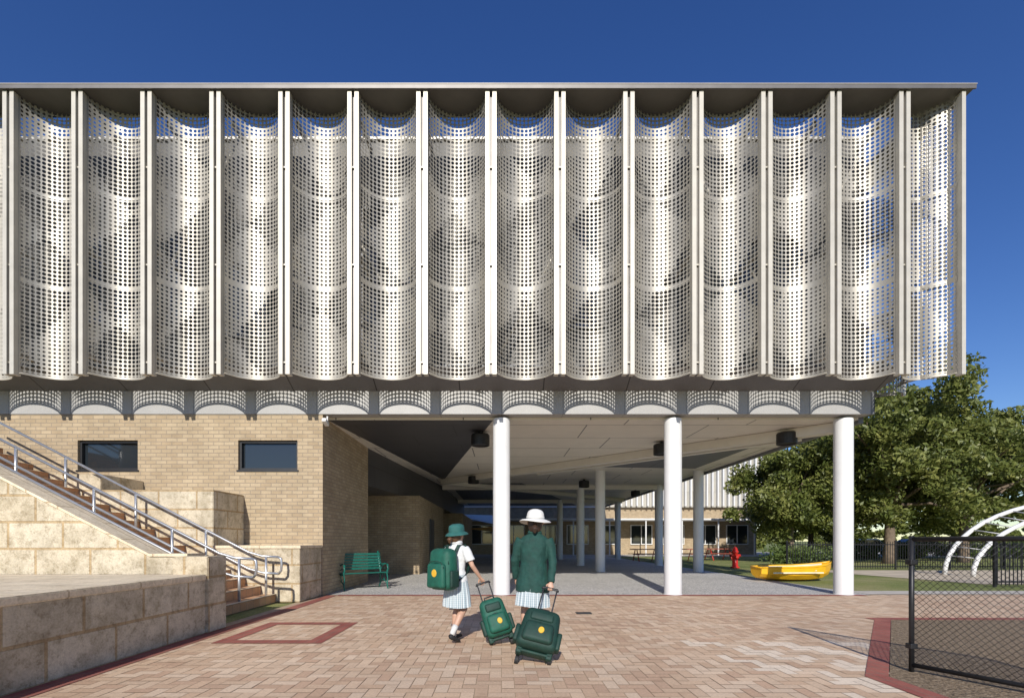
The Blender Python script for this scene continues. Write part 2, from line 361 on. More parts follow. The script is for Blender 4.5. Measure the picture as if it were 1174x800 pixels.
tubes('brace_rods',[[(x,YW-.25,5.1),(x+1.41*2,YW-.25,10.3)] for x in (-.216-1.41*6,-.216,-.216+1.41*4)]+[[(x+1.41*2,YW-.2,5.1),(x,YW-.2,10.3)] for x in (-.216-1.41*3,-.216+1.41*3)],.03,M_post,B)
def screen(bm,uvl,p0,p1,sag,z0,z1,off,inward):
    p0=Vector(p0);p1=Vector(p1); c=(p1-p0).length/2; d=(p1-p0).normalized(); n=Vector(inward); mid=(p0+p1)/2
    R=(c*c+sag*sag)/(2*sag); half=math.asin(min(1,c/R)); cen=mid+n*(sag-R); S=28; cols=[]
    for k in range(S+1):
        th=-half+2*half*k/S; q=cen+d*R*math.sin(th)+n*R*math.cos(th)
        cols.append((bm.verts.new((q.x,q.y,z0)),bm.verts.new((q.x,q.y,z1)),R*th+off))
    for k in range(S):
        a,b=cols[k],cols[k+1]; fc=bm.faces.new([a[0],b[0],b[1],a[1]]); fc.smooth=True
        for l,(u,v) in zip(fc.loops,[(a[2],z0),(b[2],z0),(b[2],z1),(a[2],z1)]): l[uvl].uv=(u,v)
bm=bmesh.new(); uvl=bm.loops.layers.uv.verify()
fx=[-.216+1.41*i for i in range(-11,7)]
for i,x in enumerate(fx):
    x1=(x+1.41-.12) if i<len(fx)-1 else 9.40
    screen(bm,uvl,(x+.12,YP,0),(x1,YP,0),.45,4.72,ZT,P*18*i,(0,1,0))
sy=[YP+.15+1.41*i for i in range(2)]
for i,y in enumerate(sy): screen(bm,uvl,(9.42,y,0),(9.42,y+1.2,0),.5,4.72,ZT,P*18*(i+20),(-1,0,0))
o=fin(bm,'perforated_screens',M_perf,B,uv=False)
bm=bmesh.new()
def rim(p0,p1,sag,z,inward,r=.009):
    p0=Vector(p0);p1=Vector(p1); c=(p1-p0).length/2; d=(p1-p0).normalized(); n=Vector(inward); mid=(p0+p1)/2
    R=(c*c+sag*sag)/(2*sag); half=math.asin(min(1,c/R)); cen=mid+n*(sag-R)
    loft(bm,[ (cen+d*R*math.sin(-half+2*half*k/16)+n*R*math.cos(-half+2*half*k/16)+Vector((0,0,z))) for k in range(17)],[r]*17,5)
for i,x in enumerate(fx):
    x1=(x+1.41-.12) if i<len(fx)-1 else 9.40
    rim((x+.12,YP,0),(x1,YP,0),.45,4.72,(0,1,0))
fin(bm,'screen_rims',M_post,B,smooth=True)
pb=[]; dk=[]
for x in fx:
    pb+=[(x-.115,x-.03,YP-.1,YP+.05,4.66,ZT+.005),(x+.03,x+.115,YP-.1,YP+.05,4.66,ZT+.005)]
    dk.append((x-.028,x+.028,YP-.02,YP+.04,4.69,ZT))
pb+=[(9.41,9.49,YP-.1,YP+.05,4.66,ZT+.005),(9.43,9.49,YP+1.38,YP+1.46,4.66,ZT+.005)]
boxes('screen_posts',pb,M_post,B); boxes('post_web',dk,M_roof,B)
boxes('post_cleats',[(x-.029,x+.029,YP-.06,YP-.022,z,z+.03) for x in fx for z in (4.9,6.9,8.9)],M_post,B)
def column(x,y):
    bm=bmesh.new(); lathe(bm,[(.0,-.01),(.215,-.01),(.215,.012),(.2,.014),(.2,4.099),(0,4.0995)],32,Matrix.Translation((x,y,0)))
    bmesh.ops.recalc_face_normals(bm,faces=bm.faces[:])
    o=fin(bm,'round_column',M_white,B); md=o.modifiers.new('es','EDGE_SPLIT'); md.split_angle=.6
    for p in o.data.polygons: p.use_smooth=True
for y in (11.46,19.9,24.9,33.7):
    for x in (0,4.02,8.02): column(x,y)
for x,y in ((-.55,12.7),(7.3,12.5),(4.6,14.0),(3.8,22.5),(7.4,27),(-1.2,21)):
    L=empty('ceiling_downlight',(x,y,4.09)); bm=bmesh.new(); lathe(bm,[(0,0),(.05,0),(.05,-.06),(.22,-.07),(.24,-.1),(.24,-.36),(.22,-.37),(.2,-.33),(0,-.33)],24)
    bmesh.ops.recalc_face_normals(bm,faces=bm.faces[:]); fin(bm,'housing',M_black,L)
C=empty('security_camera',(-4.0,11.1,3.95)); bm=bmesh.new(); rbox(bm,Matrix.Rotation(-.3,4,'X'),(.1,.24,.09),.02); fin(bm,'camera_body',M_white,C)
bm=bmesh.new(); loft(bm,[(0,.1,.0),(0,.12,.16)],[.02,.02],8); fin(bm,'bracket',M_white,C)

# ------------------------------------------------------------ limestone stair
S=empty('limestone_staircase')
box('low_retaining_wall',-9,-4.0,-1,6.6,0,.72,M_lime,S)
box('low_wall_coping',-9,-3.985,-1,6.6,.722,.80,M_limetop,S,.012)
box('end_pier',-4.45,-3.97,6.603,7.05,0,1.04,M_lime,S,.012)
sl_=.52
prism_xz('front_cheek_wall',[(-4.46,0),(-4.46,1.03),(-5.0,1.03),(-12,1.03+7*sl_),(-12,0)],6.95,7.3,M_lime,S,.01)
prism_xz('cheek_coping',[(-4.46,1.033),(-4.46,1.07),(-5.0,1.07),(-12,1.07+7*sl_),(-12,1.033+7*sl_),(-5.0,1.033)],6.93,7.32,M_limetop,S)
st=[]
for i in range(22):
    st.append((-12,-4.62-.31*i,7.303,9.997,.165*i+(.0 if i==0 else .001),.165*(i+1)))
boxes('steps',st,M_step,S)
boxes('nosings',[(-4.62-.31*i-.05,-4.62-.31*i+.012,7.31,9.99,.165*(i+1)+.001,.165*(i+1)+.010) for i in range(22)],M_limetop,S)
box('back_wall_low',-5.9,-4.13,10.0,YW-.003,0,1.1,M_lime,S,.01)
box('back_wall_low_cap',-5.9,-4.11,9.98,YW-.003,1.102,1.16,M_limetop,S)
box('back_wall_mid',-8.2,-5.903,10.0,YW-.003,0,2.3,M_lime,S,.01)
box('back_wall_high',-14,-8.203,10.0,YW-.003,0,2.62,M_lime,S,.01)
def rails(y):
    paths=[]
    for h in (.95,.62):
        xb=-4.8; e=.35
        p=[(xb+e,y,h-.02),(xb+.02,y,h),(xb-.25,y,h+.08)]
        x2=-11.5; p+= [(x2,y,h+.08+(abs(x2)-abs(xb)-.25)*sl_)]
        paths.append(p)
    paths.append([(-4.45,y,.93),(-4.40,y,.9),(-4.39,y,.78),(-4.40,y,.66),(-4.45,y,.6)])
    for x in (-4.7,-5.9,-7.3,-8.7,-10.1):
        b=max(0,(abs(x)-4.8)*sl_-.05); paths.append([(x,y,b),(x,y,max(.95,.95+.08+(abs(x)-5.05)*sl_))])
    return paths
tubes('handrails',rails(7.55)+rails(8.75)+rails(9.75),.025,M_steel,S,10)

# ------------------------------------------------------------ bench
def bench():
    R=empty('park_bench',(-3.62,12.75,0)); R.rotation_euler=(0,0,math.radians(38))
    L=.62
    bm=bmesh.new()
    for k in range(5): addbox(bm,-L,L,-.22+k*.088,-.22+k*.088+.07,.42-.008*k,.445-.008*k)
    for k in range(6):
        y=.22+.022*k; z=.50+k*.075; addbox(bm,-L,L,y,y+.022,z,z+.055)
    fin(bm,'slats',M_bench,R)
    bm=bmesh.new()
    for x in (-L+.04,L-.04):
        loft(bm,[(x,-.27,0),(x,-.22,.12),(x,-.25,.28),(x,-.2,.42),(x,-.27,.52),(x,-.24,.64),(x,-.12,.66),(x,.05,.64),(x,.24,.63)],[.022,.02,.018,.022,.02,.024,.022,.02,.02],8)
        loft(bm,[(x,.3,0),(x,.2,.14),(x,.22,.3),(x,.2,.42),(x,.26,.6),(x,.33,.8),(x,.38,.98)],[.022]*7,8)
        loft(bm,[(x,-.2,.41),(x,.2,.38)],[.024]*2,8); loft(bm,[(x,-.22,.14),(x,-.05,.22),(x,.1,.22),(x,.22,.14)],[.014]*4,8)
        loft(bm,[(x,-.05,.22),(x,0,.32),(x,-.05,.4)],[.012]*3,8)
        loft(bm,[(x,-.2,.45),(x,-.08,.55),(x,.05,.5),(x,.08,.58),(x,0,.64)],[.012]*5,8)
    bmesh.ops.recalc_face_normals(bm,faces=bm.faces[:]); fin(bm,'cast_iron_ends',M_bench,R,smooth=True)
bench()

# ------------------------------------------------------------ chain link gate
G=empty('chain_link_gate',(3.92,4.67,0)); dv=Vector((.46,-.888,0)).normalized(); GL=2.1; H=1.27
def gp(t,z): return (dv.x*t,dv.y*t,z)
tubes('frame',[[gp(0,.0),gp(0,H+.03)],[gp(0,H),gp(GL,H)],[gp(0,.07),gp(GL,.07)],[gp(GL,0),gp(GL,H)],],.022,M_black,G,8)
ps=[]; s=.055
n=int((GL+H)/s)+2
for k in range(n):
    c=k*s*1.0
    for sg in (1,-1):
        t0,t1=max(0,c-(H-.07)),min(GL,c)
        pts=[(t0,.07+(c-t0)),(t1,.07+(c-t1))] if sg==1 else [(t0,H-(c-t0)),(t1,H-(c-t1))]
        if t1-t0<.01: continue
        ps.append([gp(pts[0][0],pts[0][1]),gp(pts[1][0],pts[1][1])])
tubes('wire_mesh',ps,.0024,M_black,G,4)
bm=bmesh.new()
for z in (.25,1.05): rbox(bm,Matrix.Translation((0,0,z)),(.07,.07,.05),.008)
fin(bm,'hinges',M_black,G)

def picket(name,x0,x1,y):
    F=empty(name,(0,0,0)); l=[]; x=x0
    while x<x1: l.append((x-.009,x+.009,y-.009,y+.009,.05,1.22)); x+=.11
    l+=[(x0,x1,y+.012,y+.04,1.08,1.12),(x0,x1,y+.012,y+.04,.12,.16)]
    x=x0
    while x<x1: l.append((x-.03,x+.03,y+.042,y+.1,0,1.27)); x+=2.4
    boxes('pickets',l,M_black,F)
picket('pool_fence',12.6,36,21.5); picket('pool_fence',13.5,30,13.3)
A=empty('play_arch_climber',(0,0,0)); pth=[]
cx=21.6
for yy,hh in ((17.2,2.45),(18.3,2.75)):
    pth.append([(cx+5.0*math.cos(math.pi*k/24),yy,hh*math.sin(math.pi*k/24)) for k in range(25)])
tubes('arches',pth,.075,M_white,A,10)
tubes('rungs',[[(cx+5.0*math.cos(math.pi*k/24),17.2,2.45*math.sin(math.pi*k/24)),(cx+5.0*math.cos(math.pi*k/24),18.3,2.75*math.sin(math.pi*k/24))] for k in range(2,23,1)],.02,M_white,A,6)

# ------------------------------------------------------------ boat
def boat():
    R=empty('yellow_dinghy',(9.25,15.5,0)); R.rotation_euler=(0,0,math.radians(4))
    st=[(-1.22,.30,.42,.10),(-.9,.42,.43,.04),(-.3,.52,.44,.0),(.3,.5,.45,.0),(.8,.38,.49,.04),(1.08,.2,.54,.14),(1.25,.03,.58,.34)]
    def section(x,wd,zt,zb,ins=0):
        wd=max(.01,wd-ins); zb=zb+ins
        return [(x,-wd,zt),(x,-wd*.93,zb+(zt-zb)*.45),(x,-wd*.6,zb+.06),(x,0,zb),(x,wd*.6,zb+.06),(x,wd*.93,zb+(zt-zb)*.45),(x,wd,zt)]
    bm=bmesh.new(); R0=[[bm.verts.new(p) for p in section(*s)] for s in st]
    for i in range(len(R0)-1):
        for k in range(6): bm.faces.new([R0[i][k],R0[i][k+1],R0[i+1][k+1],R0[i+1][k]])
    bm.faces.new(R0[0])
    bmesh.ops.recalc_face_normals(bm,faces=bm.faces[:]); fin(bm,'hull',M_yel,R)
    bm=bmesh.new(); R0=[[bm.verts.new(p) for p in section(s[0]+(.03 if i==0 else 0),s[1],s[2],s[3],.035)] for i,s in enumerate(st[:-1])]
    for i in range(len(R0)-1):
        for k in range(6): bm.faces.new([R0[i][k],R0[i][k+1],R0[i+1][k+1],R0[i+1][k]])
    bm.faces.new(R0[0]); fin(bm,'interior',M_cream,R)
    bm=bmesh.new()
    for sg in (-1,1): loft(bm,[(s[0],sg*s[1],s[2]+.01) for s in st],[(.03,.022)]*len(st),8)
    loft(bm,[(st[0][0],-.3,.43),(st[0][0],.3,.43)],[.025]*2,8); bmesh.ops.recalc_face_normals(bm,faces=bm.faces[:]); fin(bm,'gunwale',M_yel,R,smooth=True)
    boxes('thwarts',[(-.6,-.38,-.44,.44,.32,.35),(.25,.45,-.46,.46,.33,.36)],M_cream,R)
    boxes('rub_rail',[(-1.0,.6,-.56,-.53,.26,.3)],M_cream,R)
boat()
HY=empty('fire_hydrant',(10.9,22.8,0)); bm=bmesh.new()
lathe(bm,[(0,0),(.2,0),(.2,.06),(.13,.08),(.12,.7),(.16,.72),(.16,.78),(.12,.8),(.1,.92),(.04,.98),(0,1.0)],16)
loft(bm,[(-.24,0,.58),(.24,0,.58)],[.07,.07],10); loft(bm,[(0,-.22,.5),(0,0,.5)],[.09,.08],10)
bmesh.ops.recalc_face_normals(bm,faces=bm.faces[:]); fin(bm,'barrel',M_redp,HY,smooth=True)
for x,y in ((11.5,31),(14.2,32),(9,30.5)):
    T=empty('picnic_table',(x,y,0))
    boxes('timber',[(-.9,.9,-.36,.36,.72,.77),(-.9,.9,-.8,-.52,.43,.47),(-.9,.9,.52,.8,.43,.47)],M_trimred,T)
    tubes('legs',[[(sx,-.7,0),(sx,-.2,.72)] for sx in (-.6,.6)]+[[(sx,.7,0),(sx,.2,.72)] for sx in (-.6,.6)]+[[(sx,-.72,.42),(sx,.72,.42)] for sx in (-.6,.6)],.03,M_redp,T,6)

# ------------------------------------------------------------ far buildings
FB=empty('classroom_block')
box('brick_base',-7,24,46,56,0,4.4,M_brick,FB)
box('upper_storey',9,26,45.6,56,4.41,9.6,M_farwall,FB)
boxes('vertical_fins',[(9+.5*i,9.12+.5*i,45.2,45.59,4.5,9.9) for i in range(34)],M_white,FB)
g=[];fr=[]
for i in range(10):
    x=-5.8+3*i; g.append((x,x+1.9,45.93,45.98,1.0,2.7)); fr+=[(x-.08,x,45.88,45.99,.92,2.78),(x+1.9,x+1.98,45.88,45.99,.92,2.78),(x,x+1.9,45.88,45.99,2.7,2.78),(x,x+1.9,45.88,45.99,.92,1.0),(x+.9,x+.98,45.88,45.925,1.0,2.7)]
boxes('windows',g,M_glass,FB); boxes('window_frames',fr,M_white,FB)
box('verandah_roof',-7,24,43,46.2,3.1,3.25,M_white,FB)
boxes('verandah_posts',[(x,x+.1,43.1,43.2,0,3.1) for x in np.arange(-6.5,24,3.2)],M_white,FB)
box('parapet',-7.1,8.9,45.9,56,4.41,4.8,M_white,FB)
SH=empty('shade_sail'); poly('sail',[(-4.5,38.5,3.4),(-.5,39.5,2.6),(-.2,43,3.5),(-4,42.6,3.0)],M_white,SH); poly('sail_yellow',[(-2.5,37.5,2.2),(.6,38.2,2.5),(.2,40,1.9)],M_yel,SH)
tubes('masts',[[(-4.5,38.5,0),(-4.5,38.5,3.4)],[(-.5,39.5,0),(-.5,39.5,2.6)],[(-.2,43,0),(-.2,43,3.5)],[(-2.5,37.5,0),(-2.5,37.5,2.2)],[(.6,38.2,0),(.6,38.2,2.5)]],.05,M_steel,SH,8)

# ------------------------------------------------------------ trees
def leaves(centers,rads,per,size,mat,name,parent,flat=.8):
    out=[]
    for c,r in zip(centers,rads):
        d=rng.normal(size=(per,3)); d/=np.linalg.norm(d,axis=1)[:,None]; rr=r*rng.random(per)**.45
        p=np.array(c)+d*rr[:,None]*np.array([1,1,flat]); out.append(p)
    p=np.vstack(out); n=len(p)
    a=rng.normal(size=(n,3)); a/=np.linalg.norm(a,axis=1)[:,None]; b=rng.normal(size=(n,3)); b-=a*(a*b).sum(1)[:,None]; b/=np.linalg.norm(b,axis=1)[:,None]
    s=size*(.6+.8*rng.random(n))[:,None]
    v=np.stack([p-a*s,p-b*s*.45,p+a*s,p+b*s*.45],1).reshape(-1,3)
    me=bpy.data.meshes.new(name); me.vertices.add(len(v)); me.vertices.foreach_set('co',v.ravel().astype(np.float32))
    me.loops.add(4*n); me.loops.foreach_set('vertex_index',np.arange(4*n,dtype=np.int32))
    me.polygons.add(n); me.polygons.foreach_set('loop_start',np.arange(0,4*n,4,dtype=np.int32)); me.polygons.foreach_set('loop_total',np.full(n,4,dtype=np.int32))
    me.update(); me.validate(); return link(name,me,mat,parent)
def tree(name,x,y,h,rx,rz,zc,ncl,per,size,seed,lean=0):
    rs=random.Random(seed); T=empty(name,(x,y,0)); cs=[];rd=[]
    for k in range(ncl):
        while True:
            p=Vector((rs.uniform(-1,1),rs.uniform(-1,1),rs.uniform(-1,1)))
            if .35<p.length<1: break
        p=p*(.8+.35*rs.random())
        c=(p.x*rx+lean*p.z,p.y*rx*.9,max(1.6,zc+p.z*rz)); cs.append(c); rd.append(rs.uniform(.09,.2)*rx+.25)
    bm=bmesh.new(); th=zc-rz*.3
    loft(bm,[(0,0,-.1),(.05,0,.5),(.1,.05,th*.5),(0,0,th),(0,0,zc+rz*.4)],[h*.035,h*.026,h*.022,h*.017,h*.006],10)
    for c in cs[::3]:
        s0=Vector((.05,0,rs.uniform(th*.5,th))); e=Vector(c); m=(s0+e)/2+Vector((rs.uniform(-.3,.3),rs.uniform(-.3,.3),.3))
        loft(bm,[s0,m,e],[h*.011,h*.007,h*.002],6)
    fin(bm,'trunk_and_limbs',M_bark,T,smooth=True)
    leaves(cs,rd,per,size,M_leaf,'foliage',T)
tree('gum_tree',21.8,27.5,10.6,5.0,4.2,6.1,115,430,.13,1)
tree('gum_tree',27.4,29.0,9.8,5.0,4.1,5.5,100,400,.13,2)
tree('gum_tree',16.8,28.5,7.4,3.3,3.0,4.2,80,380,.12,3)
tree('gum_tree',32,34,9,5,3.6,5.2,60,330,.17,5)
tree('gum_tree',24,38,8,5,3.4,4.4,60,300,.18,8)
tree('gum_tree',-1.5,62,7.5,4,3,4.6,40,250,.22,6)
def mass(name,x0,x1,y,z,n,per,mat,size=.2):
    T=empty(name); cs=[(random.uniform(x0,x1),y+random.uniform(-1,1),random.uniform(.2,z)) for _ in range(n)]
    leaves(cs,[random.uniform(.5,.9) for _ in cs],per,size,mat,'foliage',T)
mass('distant_shrubs',30,110,75,3.5,170,140,M_leaf,.4)
mass('hedge',24.5,46,36,1.0,90,220,M_leaf2,.12)
mass('garden_shrub',13.4,16.5,24.5,.7,16,260,M_leaf2,.08)

def car(x,y,mat):
    R=empty('parked_car',(x,y,0)); bm=bmesh.new()
    pts=[(-2.1,.35),(-2.15,.75),(-1.5,.95),(-.8,1.42),(.75,1.45),(1.5,.98),(2.1,.85),(2.15,.4)]
    a=[bm.verts.new((px,-.85,pz)) for px,pz in pts]; b=[bm.verts.new((px,.85,pz)) for px,pz in pts]; bm.faces.new(a); bm.faces.new(b[::-1])
    for i in range(8): bm.faces.new([a[i],b[i],b[(i+1)%8],a[(i+1)%8]])
    bmesh.ops.recalc_face_normals(bm,faces=bm.faces[:]); bmesh.ops.bevel(bm,geom=bm.edges[:],offset=.07,segments=2,affect='EDGES'); fin(bm,'body',mat,R)
    prism_xz('side_glass',[(-1.3,.98),(-.75,1.34),(.7,1.36),(1.3,.98)],-.865,.865,M_glass,R)
    tubes('wheels',[[(sx,-.88,.33),(sx,-.65,.33)] for sx in (-1.3,1.35)]+[[(sx,.88,.33),(sx,.65,.33)] for sx in (-1.3,1.35)],.33,M_rubber,R,18)
car(31,42,simple('car_white',(.7,.7,.7),.3)); car(36.5,43,simple('car_grey',(.2,.22,.25),.3))

# ------------------------------------------------------------ people
M_skin=simple('skin',(.50,.30,.21),.5,0,.08,12)
M_hairb=simple('dark_hair',(.04,.022,.014),.5,0,.4,60)
M_hairl=simple('brown_hair',(.10,.05,.025),.5,0,.4,60)
M_blaz=simple('green_blazer',(.007,.048,.038),.8,0,.25,12,.3)
M_green=simple('green_canvas',(.006,.085,.055),.65,0,.25,14,.3)
M_dgreen=simple('dark_green_canvas',(.005,.034,.024),.65,0,.25,14,.3)
M_hatg=simple('green_hat_cloth',(.02,.11,.10),.8,0,.15,14)
M_shirt=simple('white_shirt',(.66,.67,.67),.8,0,.05,10)
M_sock=simple('white_sock',(.6,.6,.58),.9,0,.06,10)
M_mark=simple('yellow_mark',(.65,.38,.03),.6,0,.05,10)
M_straw=simple('white_hat_felt',(.68,.67,.63),.85,0,.05,12)
def checkmat():
    m,nt,b,o=newmat('skirt_check'); b.inputs['Roughness'].default_value=.85
    uv=N(nt,'ShaderNodeTexCoord').outputs['UV']; s=N(nt,'ShaderNodeSeparateXYZ'); nt.links.new(uv,s.inputs[0])
    a=mth(nt,'LESS_THAN',mth(nt,'FRACT',mth(nt,'MULTIPLY',s.outputs[0],44)),.5); c=mth(nt,'LESS_THAN',mth(nt,'FRACT',mth(nt,'MULTIPLY',s.outputs[1],38)),.3)
    f_=mth(nt,'ADD',mth(nt,'MULTIPLY',a,.6),mth(nt,'MULTIPLY',c,.2))
    nt.links.new(mix(nt,f_,(.56,.60,.61),(.17,.27,.32)),b.inputs['Base Color']); return m
M_check=checkmat()
def remesh(o,v,sm=4):
    r=o.modifiers.new('r','REMESH'); r.mode='VOXEL'; r.voxel_size=v; r.use_smooth_shade=True
    s=o.modifiers.new('s','SMOOTH'); s.iterations=sm; s.factor=.5
def hand(bm,wr,d,n,side,curl):
    wr=Vector(wr); d=Vector(d).normalized(); n=Vector(n); n=(n-d*n.dot(d)).normalized(); sd=d.cross(n)
    def fl(c,a,b):
        return [bm.verts.new(c+sd*a*math.cos(2*math.pi*k/12)+n*b*math.sin(2*math.pi*k/12)) for k in range(12)]
    rg=[fl(wr-d*.02,.022,.018),fl(wr+d*.01,.024,.016),fl(wr+d*.045,.036,.016),fl(wr+d*.078,.036,.013)]
    for i in range(3):
        for k in range(12): bm.faces.new([rg[i][k],rg[i][(k+1)%12],rg[i+1][(k+1)%12],rg[i+1][k]])
    bm.faces.new(rg[0][::-1]); bm.faces.new(rg[-1])
    for i,Ln in enumerate((.060,.070,.066,.050)):
        p=wr+d*.066+sd*side*(.026-.0175*i); pts=[p]; 
        for a,q in zip((.25*curl,.62*curl,1.0*curl),(.45,.32,.28)):
            p=p+(d*math.cos(a)+n*math.sin(a))*Ln*q*1.15; pts.append(p)
        loft(bm,pts,[.0095,.009,.0082,.0065],8)
    p=wr+d*.02+sd*side*.024
    q=p+(d*.6+sd*side*.65+n*.45).normalized()*.035; r=q+(d*.7+n*.7*min(1,curl)+sd*side*.1).normalized()*.028
    loft(bm,[p,q,r],[.013,.011,.008],8)
def girl(name,loc,rot,s,P):
    R=empty(name,loc); R.rotation_euler=(0,math.radians(P.get('tilt',0)),rot); R.scale=(s,)*3
    bm=bmesh.new()
    loft(bm,[(0,0,.74),(0,0,.82),(0,0,.95),(0,0,1.1),(0,0,1.2),(0,0,1.27),(0,0,1.31)],[(.12,.085),(.14,.10),(.11,.08),(.125,.085),(.14,.09),(.10,.065),(.05,.05)],16)
    loft(bm,[(0,-.005,1.26),(0,.005,1.33),(0,.015,1.40)],[.052,.045,.048],12)
    loft(bm,[(0,.012,1.325),(0,.018,1.35),(0,.018,1.39),(0,.012,1.45),(0,.008,1.50),(0,.006,1.535),(0,.005,1.55)],[(.03,.04),(.055,.075),(.068,.088),(.076,.097),(.07,.09),(.045,.06),(.01,.012)],16)
    loft(bm,[(0,.105,1.45),(0,.122,1.42),(0,.118,1.408)],[.006,.012,.007],8)
    loft(bm,[(-.02,.103,1.382),(.02,.103,1.382)],[.006,.006],6)
    for sx in (-1,1): loft(bm,[(sx*.074,.0,1.455),(sx*.084,-.008,1.43),(sx*.076,.0,1.405)],[.01,.014,.008],8)
    for leg in P['legs']:
        hip,kn,an=leg; hip=Vector(hip);kn=Vector(kn);an=Vector(an)
        loft(bm,[hip,hip.lerp(kn,.35),hip.lerp(kn,.75),kn,kn.lerp(an,.3)+Vector((0,-.012,0)),kn.lerp(an,.65),an],[.078,.068,.054,.047,.05,.038,.03],14)
    for i,arm in enumerate(P['arms']):
        sh,el,wr,nn,curl=arm; sh=Vector(sh);el=Vector(el);wr=Vector(wr)
        loft(bm,[sh,sh.lerp(el,.5),el,el.lerp(wr,.4),wr],[.042,.037,.031,.03,.021],12)
        hand(bm,wr,wr-el,nn,(1 if i==0 else -1)*-1,curl)
    bmesh.ops.recalc_face_normals(bm,faces=bm.faces[:])
    o=fin(bm,'body',M_skin,R,smooth=True); remesh(o,.0055,2)
    bm=bmesh.new()
    for sx in (-1,1): bmesh.ops.create_uvsphere(bm,u_segments=10,v_segments=8,radius=.012,matrix=Matrix.Translation((sx*.03,.094,1.44)))
    fin(bm,'eyes',M_black,R,smooth=True)
    bm=bmesh.new(); hem=P['hem']; jk=P['jacket']
    if jk:
        loft(bm,[(0,0,hem),(0,0,hem+.09),(0,0,.84),(0,0,.98),(0,0,1.1),(0,0,1.2),(0,0,1.265),(0,0,1.305),(0,0,1.335)],
         [(.196,.16),(.19,.155),(.172,.142),(.15,.125),(.16,.122),(.172,.118),(.145,.10),(.085,.075),(.06,.06)],24)
    else:
        e=.008
        loft(bm,[(0,0,hem),(0,0,hem+.08),(0,0,.95),(0,0,1.1),(0,0,1.2),(0,0,1.265),(0,0,1.305),(0,0,1.335)],
         [(.155+e,.115+e),(.145+e,.11+e),(.118+e,.09+e),(.13+e,.095+e),(.15+e,.098+e),(.125+e,.08+e),(.07+e,.06+e),(.05+e*.6,.05+e*.6)],20)
    for arm in P['arms']:
        sh,el,wr=[Vector(v) for v in arm[:3]]
        if jk: loft(bm,[sh+Vector((-.02*np.sign(sh.x),0,.005)),sh.lerp(el,.3),sh.lerp(el,.6),el,el.lerp(wr,.5),el.lerp(wr,1.0)],[.068,.062,.055,.052,.046,.042],14)
        else: loft(bm,[sh+Vector((-.02*np.sign(sh.x),0,.0)),sh.lerp(el,.35),sh.lerp(el,.72)],[.058,.060,.064],14)
    bmesh.ops.recalc_face_normals(bm,faces=bm.faces[:])
    o=fin(bm,'blazer' if jk else 'shirt',P['top'],R,smooth=True); remesh(o,.007,4)
    tx=bpy.data.textures.new('folds','CLOUDS'); tx.noise_scale=.11; dm=o.modifiers.new('d','DISPLACE'); dm.texture=tx; dm.strength=.022; dm.mid_level=.5
    bm=bmesh.new(); lathe(bm,[(.054,1.34),(.07,1.35),(.085,1.315),(.08,1.31)],20,Matrix.Translation((0,0,0))); fin(bm,'collar',M_shirt if not jk else P['top'],R,smooth=True)
    bm=bmesh.new(); sz=P['skirt']; npl=22; seg=npl*6
    prof=[(.142,.90),(.155,.82),(.172,.72),(.187,.62),(.198,sz)]
    def pl(r,z,a):
        k=(0.90-z)/(.90-sz); w_=((a*npl/(2*math.pi))%1.0); return r+.018*k*(abs(w_-.5)*2-.5)+.008*k*math.sin(3*a+1),z+.008*k*math.sin(2*a)
    rg=lathe(bm,prof,seg,Matrix.Diagonal((.96 if jk else 1,.8,1,1)),pl)
    uvl=bm.loops.layers.uv.verify()
    for fc in bm.faces:
        for l in fc.loops:
            c=l.vert.co; l[uvl].uv=(math.atan2(c.y,c.x)/(2*math.pi)+.5,c.z)
    o=fin(bm,'pleated_skirt',M_check,R,uv=False); so_=o.modifiers.new('sol','SOLIDIFY'); so_.thickness=.004
    for leg in P['legs']:
        kn,an=Vector(leg[1]),Vector(leg[2]); bm=bmesh.new()
        loft(bm,[kn.lerp(an,.72),kn.lerp(an,.85),an,an+Vector((0,.01,-.03))],[.043,.04,.036,.034],12); fin(bm,'sock',M_sock,R,smooth=True)
        pt=leg[2][2]>.085; bm=bmesh.new(); ax=Vector((0,1,-.55 if pt else 0)).normalized(); b0=an+Vector((0,-.045,-.035))
        loft(bm,[b0+ax*-.01,b0+ax*.02,b0+ax*.07,b0+ax*.13,b0+ax*.18,b0+ax*.205],[(.02,.02),(.034,.036),(.036,.036),(.042,.026),(.036,.022),(.014,.012)],14)
        for v in bm.verts: v.co.z=max(v.co.z,.0)
        bmesh.ops.recalc_face_normals(bm,faces=bm.faces[:]); fin(bm,'shoe',M_rubber,R,smooth=True)
    bm=bmesh.new(); 
    loft(bm,[(0,-.045,1.32),(0,-.035,1.37),(0,-.02,1.43),(0,-.008,1.50),(0,0,1.55),(0,0,1.565)],[(.05,.04),(.075,.075),(.087,.09),(.084,.098),(.05,.06),(.01,.01)],18)
    loft(bm,[(0.0,-.1,1.40),(0.,-.14,1.36),(.0,-.13,1.31)],[.03,.035,.012],12)
    bmesh.ops.recalc_face_normals(bm,faces=bm.faces[:]); o=fin(bm,'hair',P['hair'],R,smooth=True); remesh(o,.009,3)
    bm=bmesh.new(); T=Matrix.Translation((0,0,1.475))@Matrix.Rotation(P['hatrot'],4,'X')
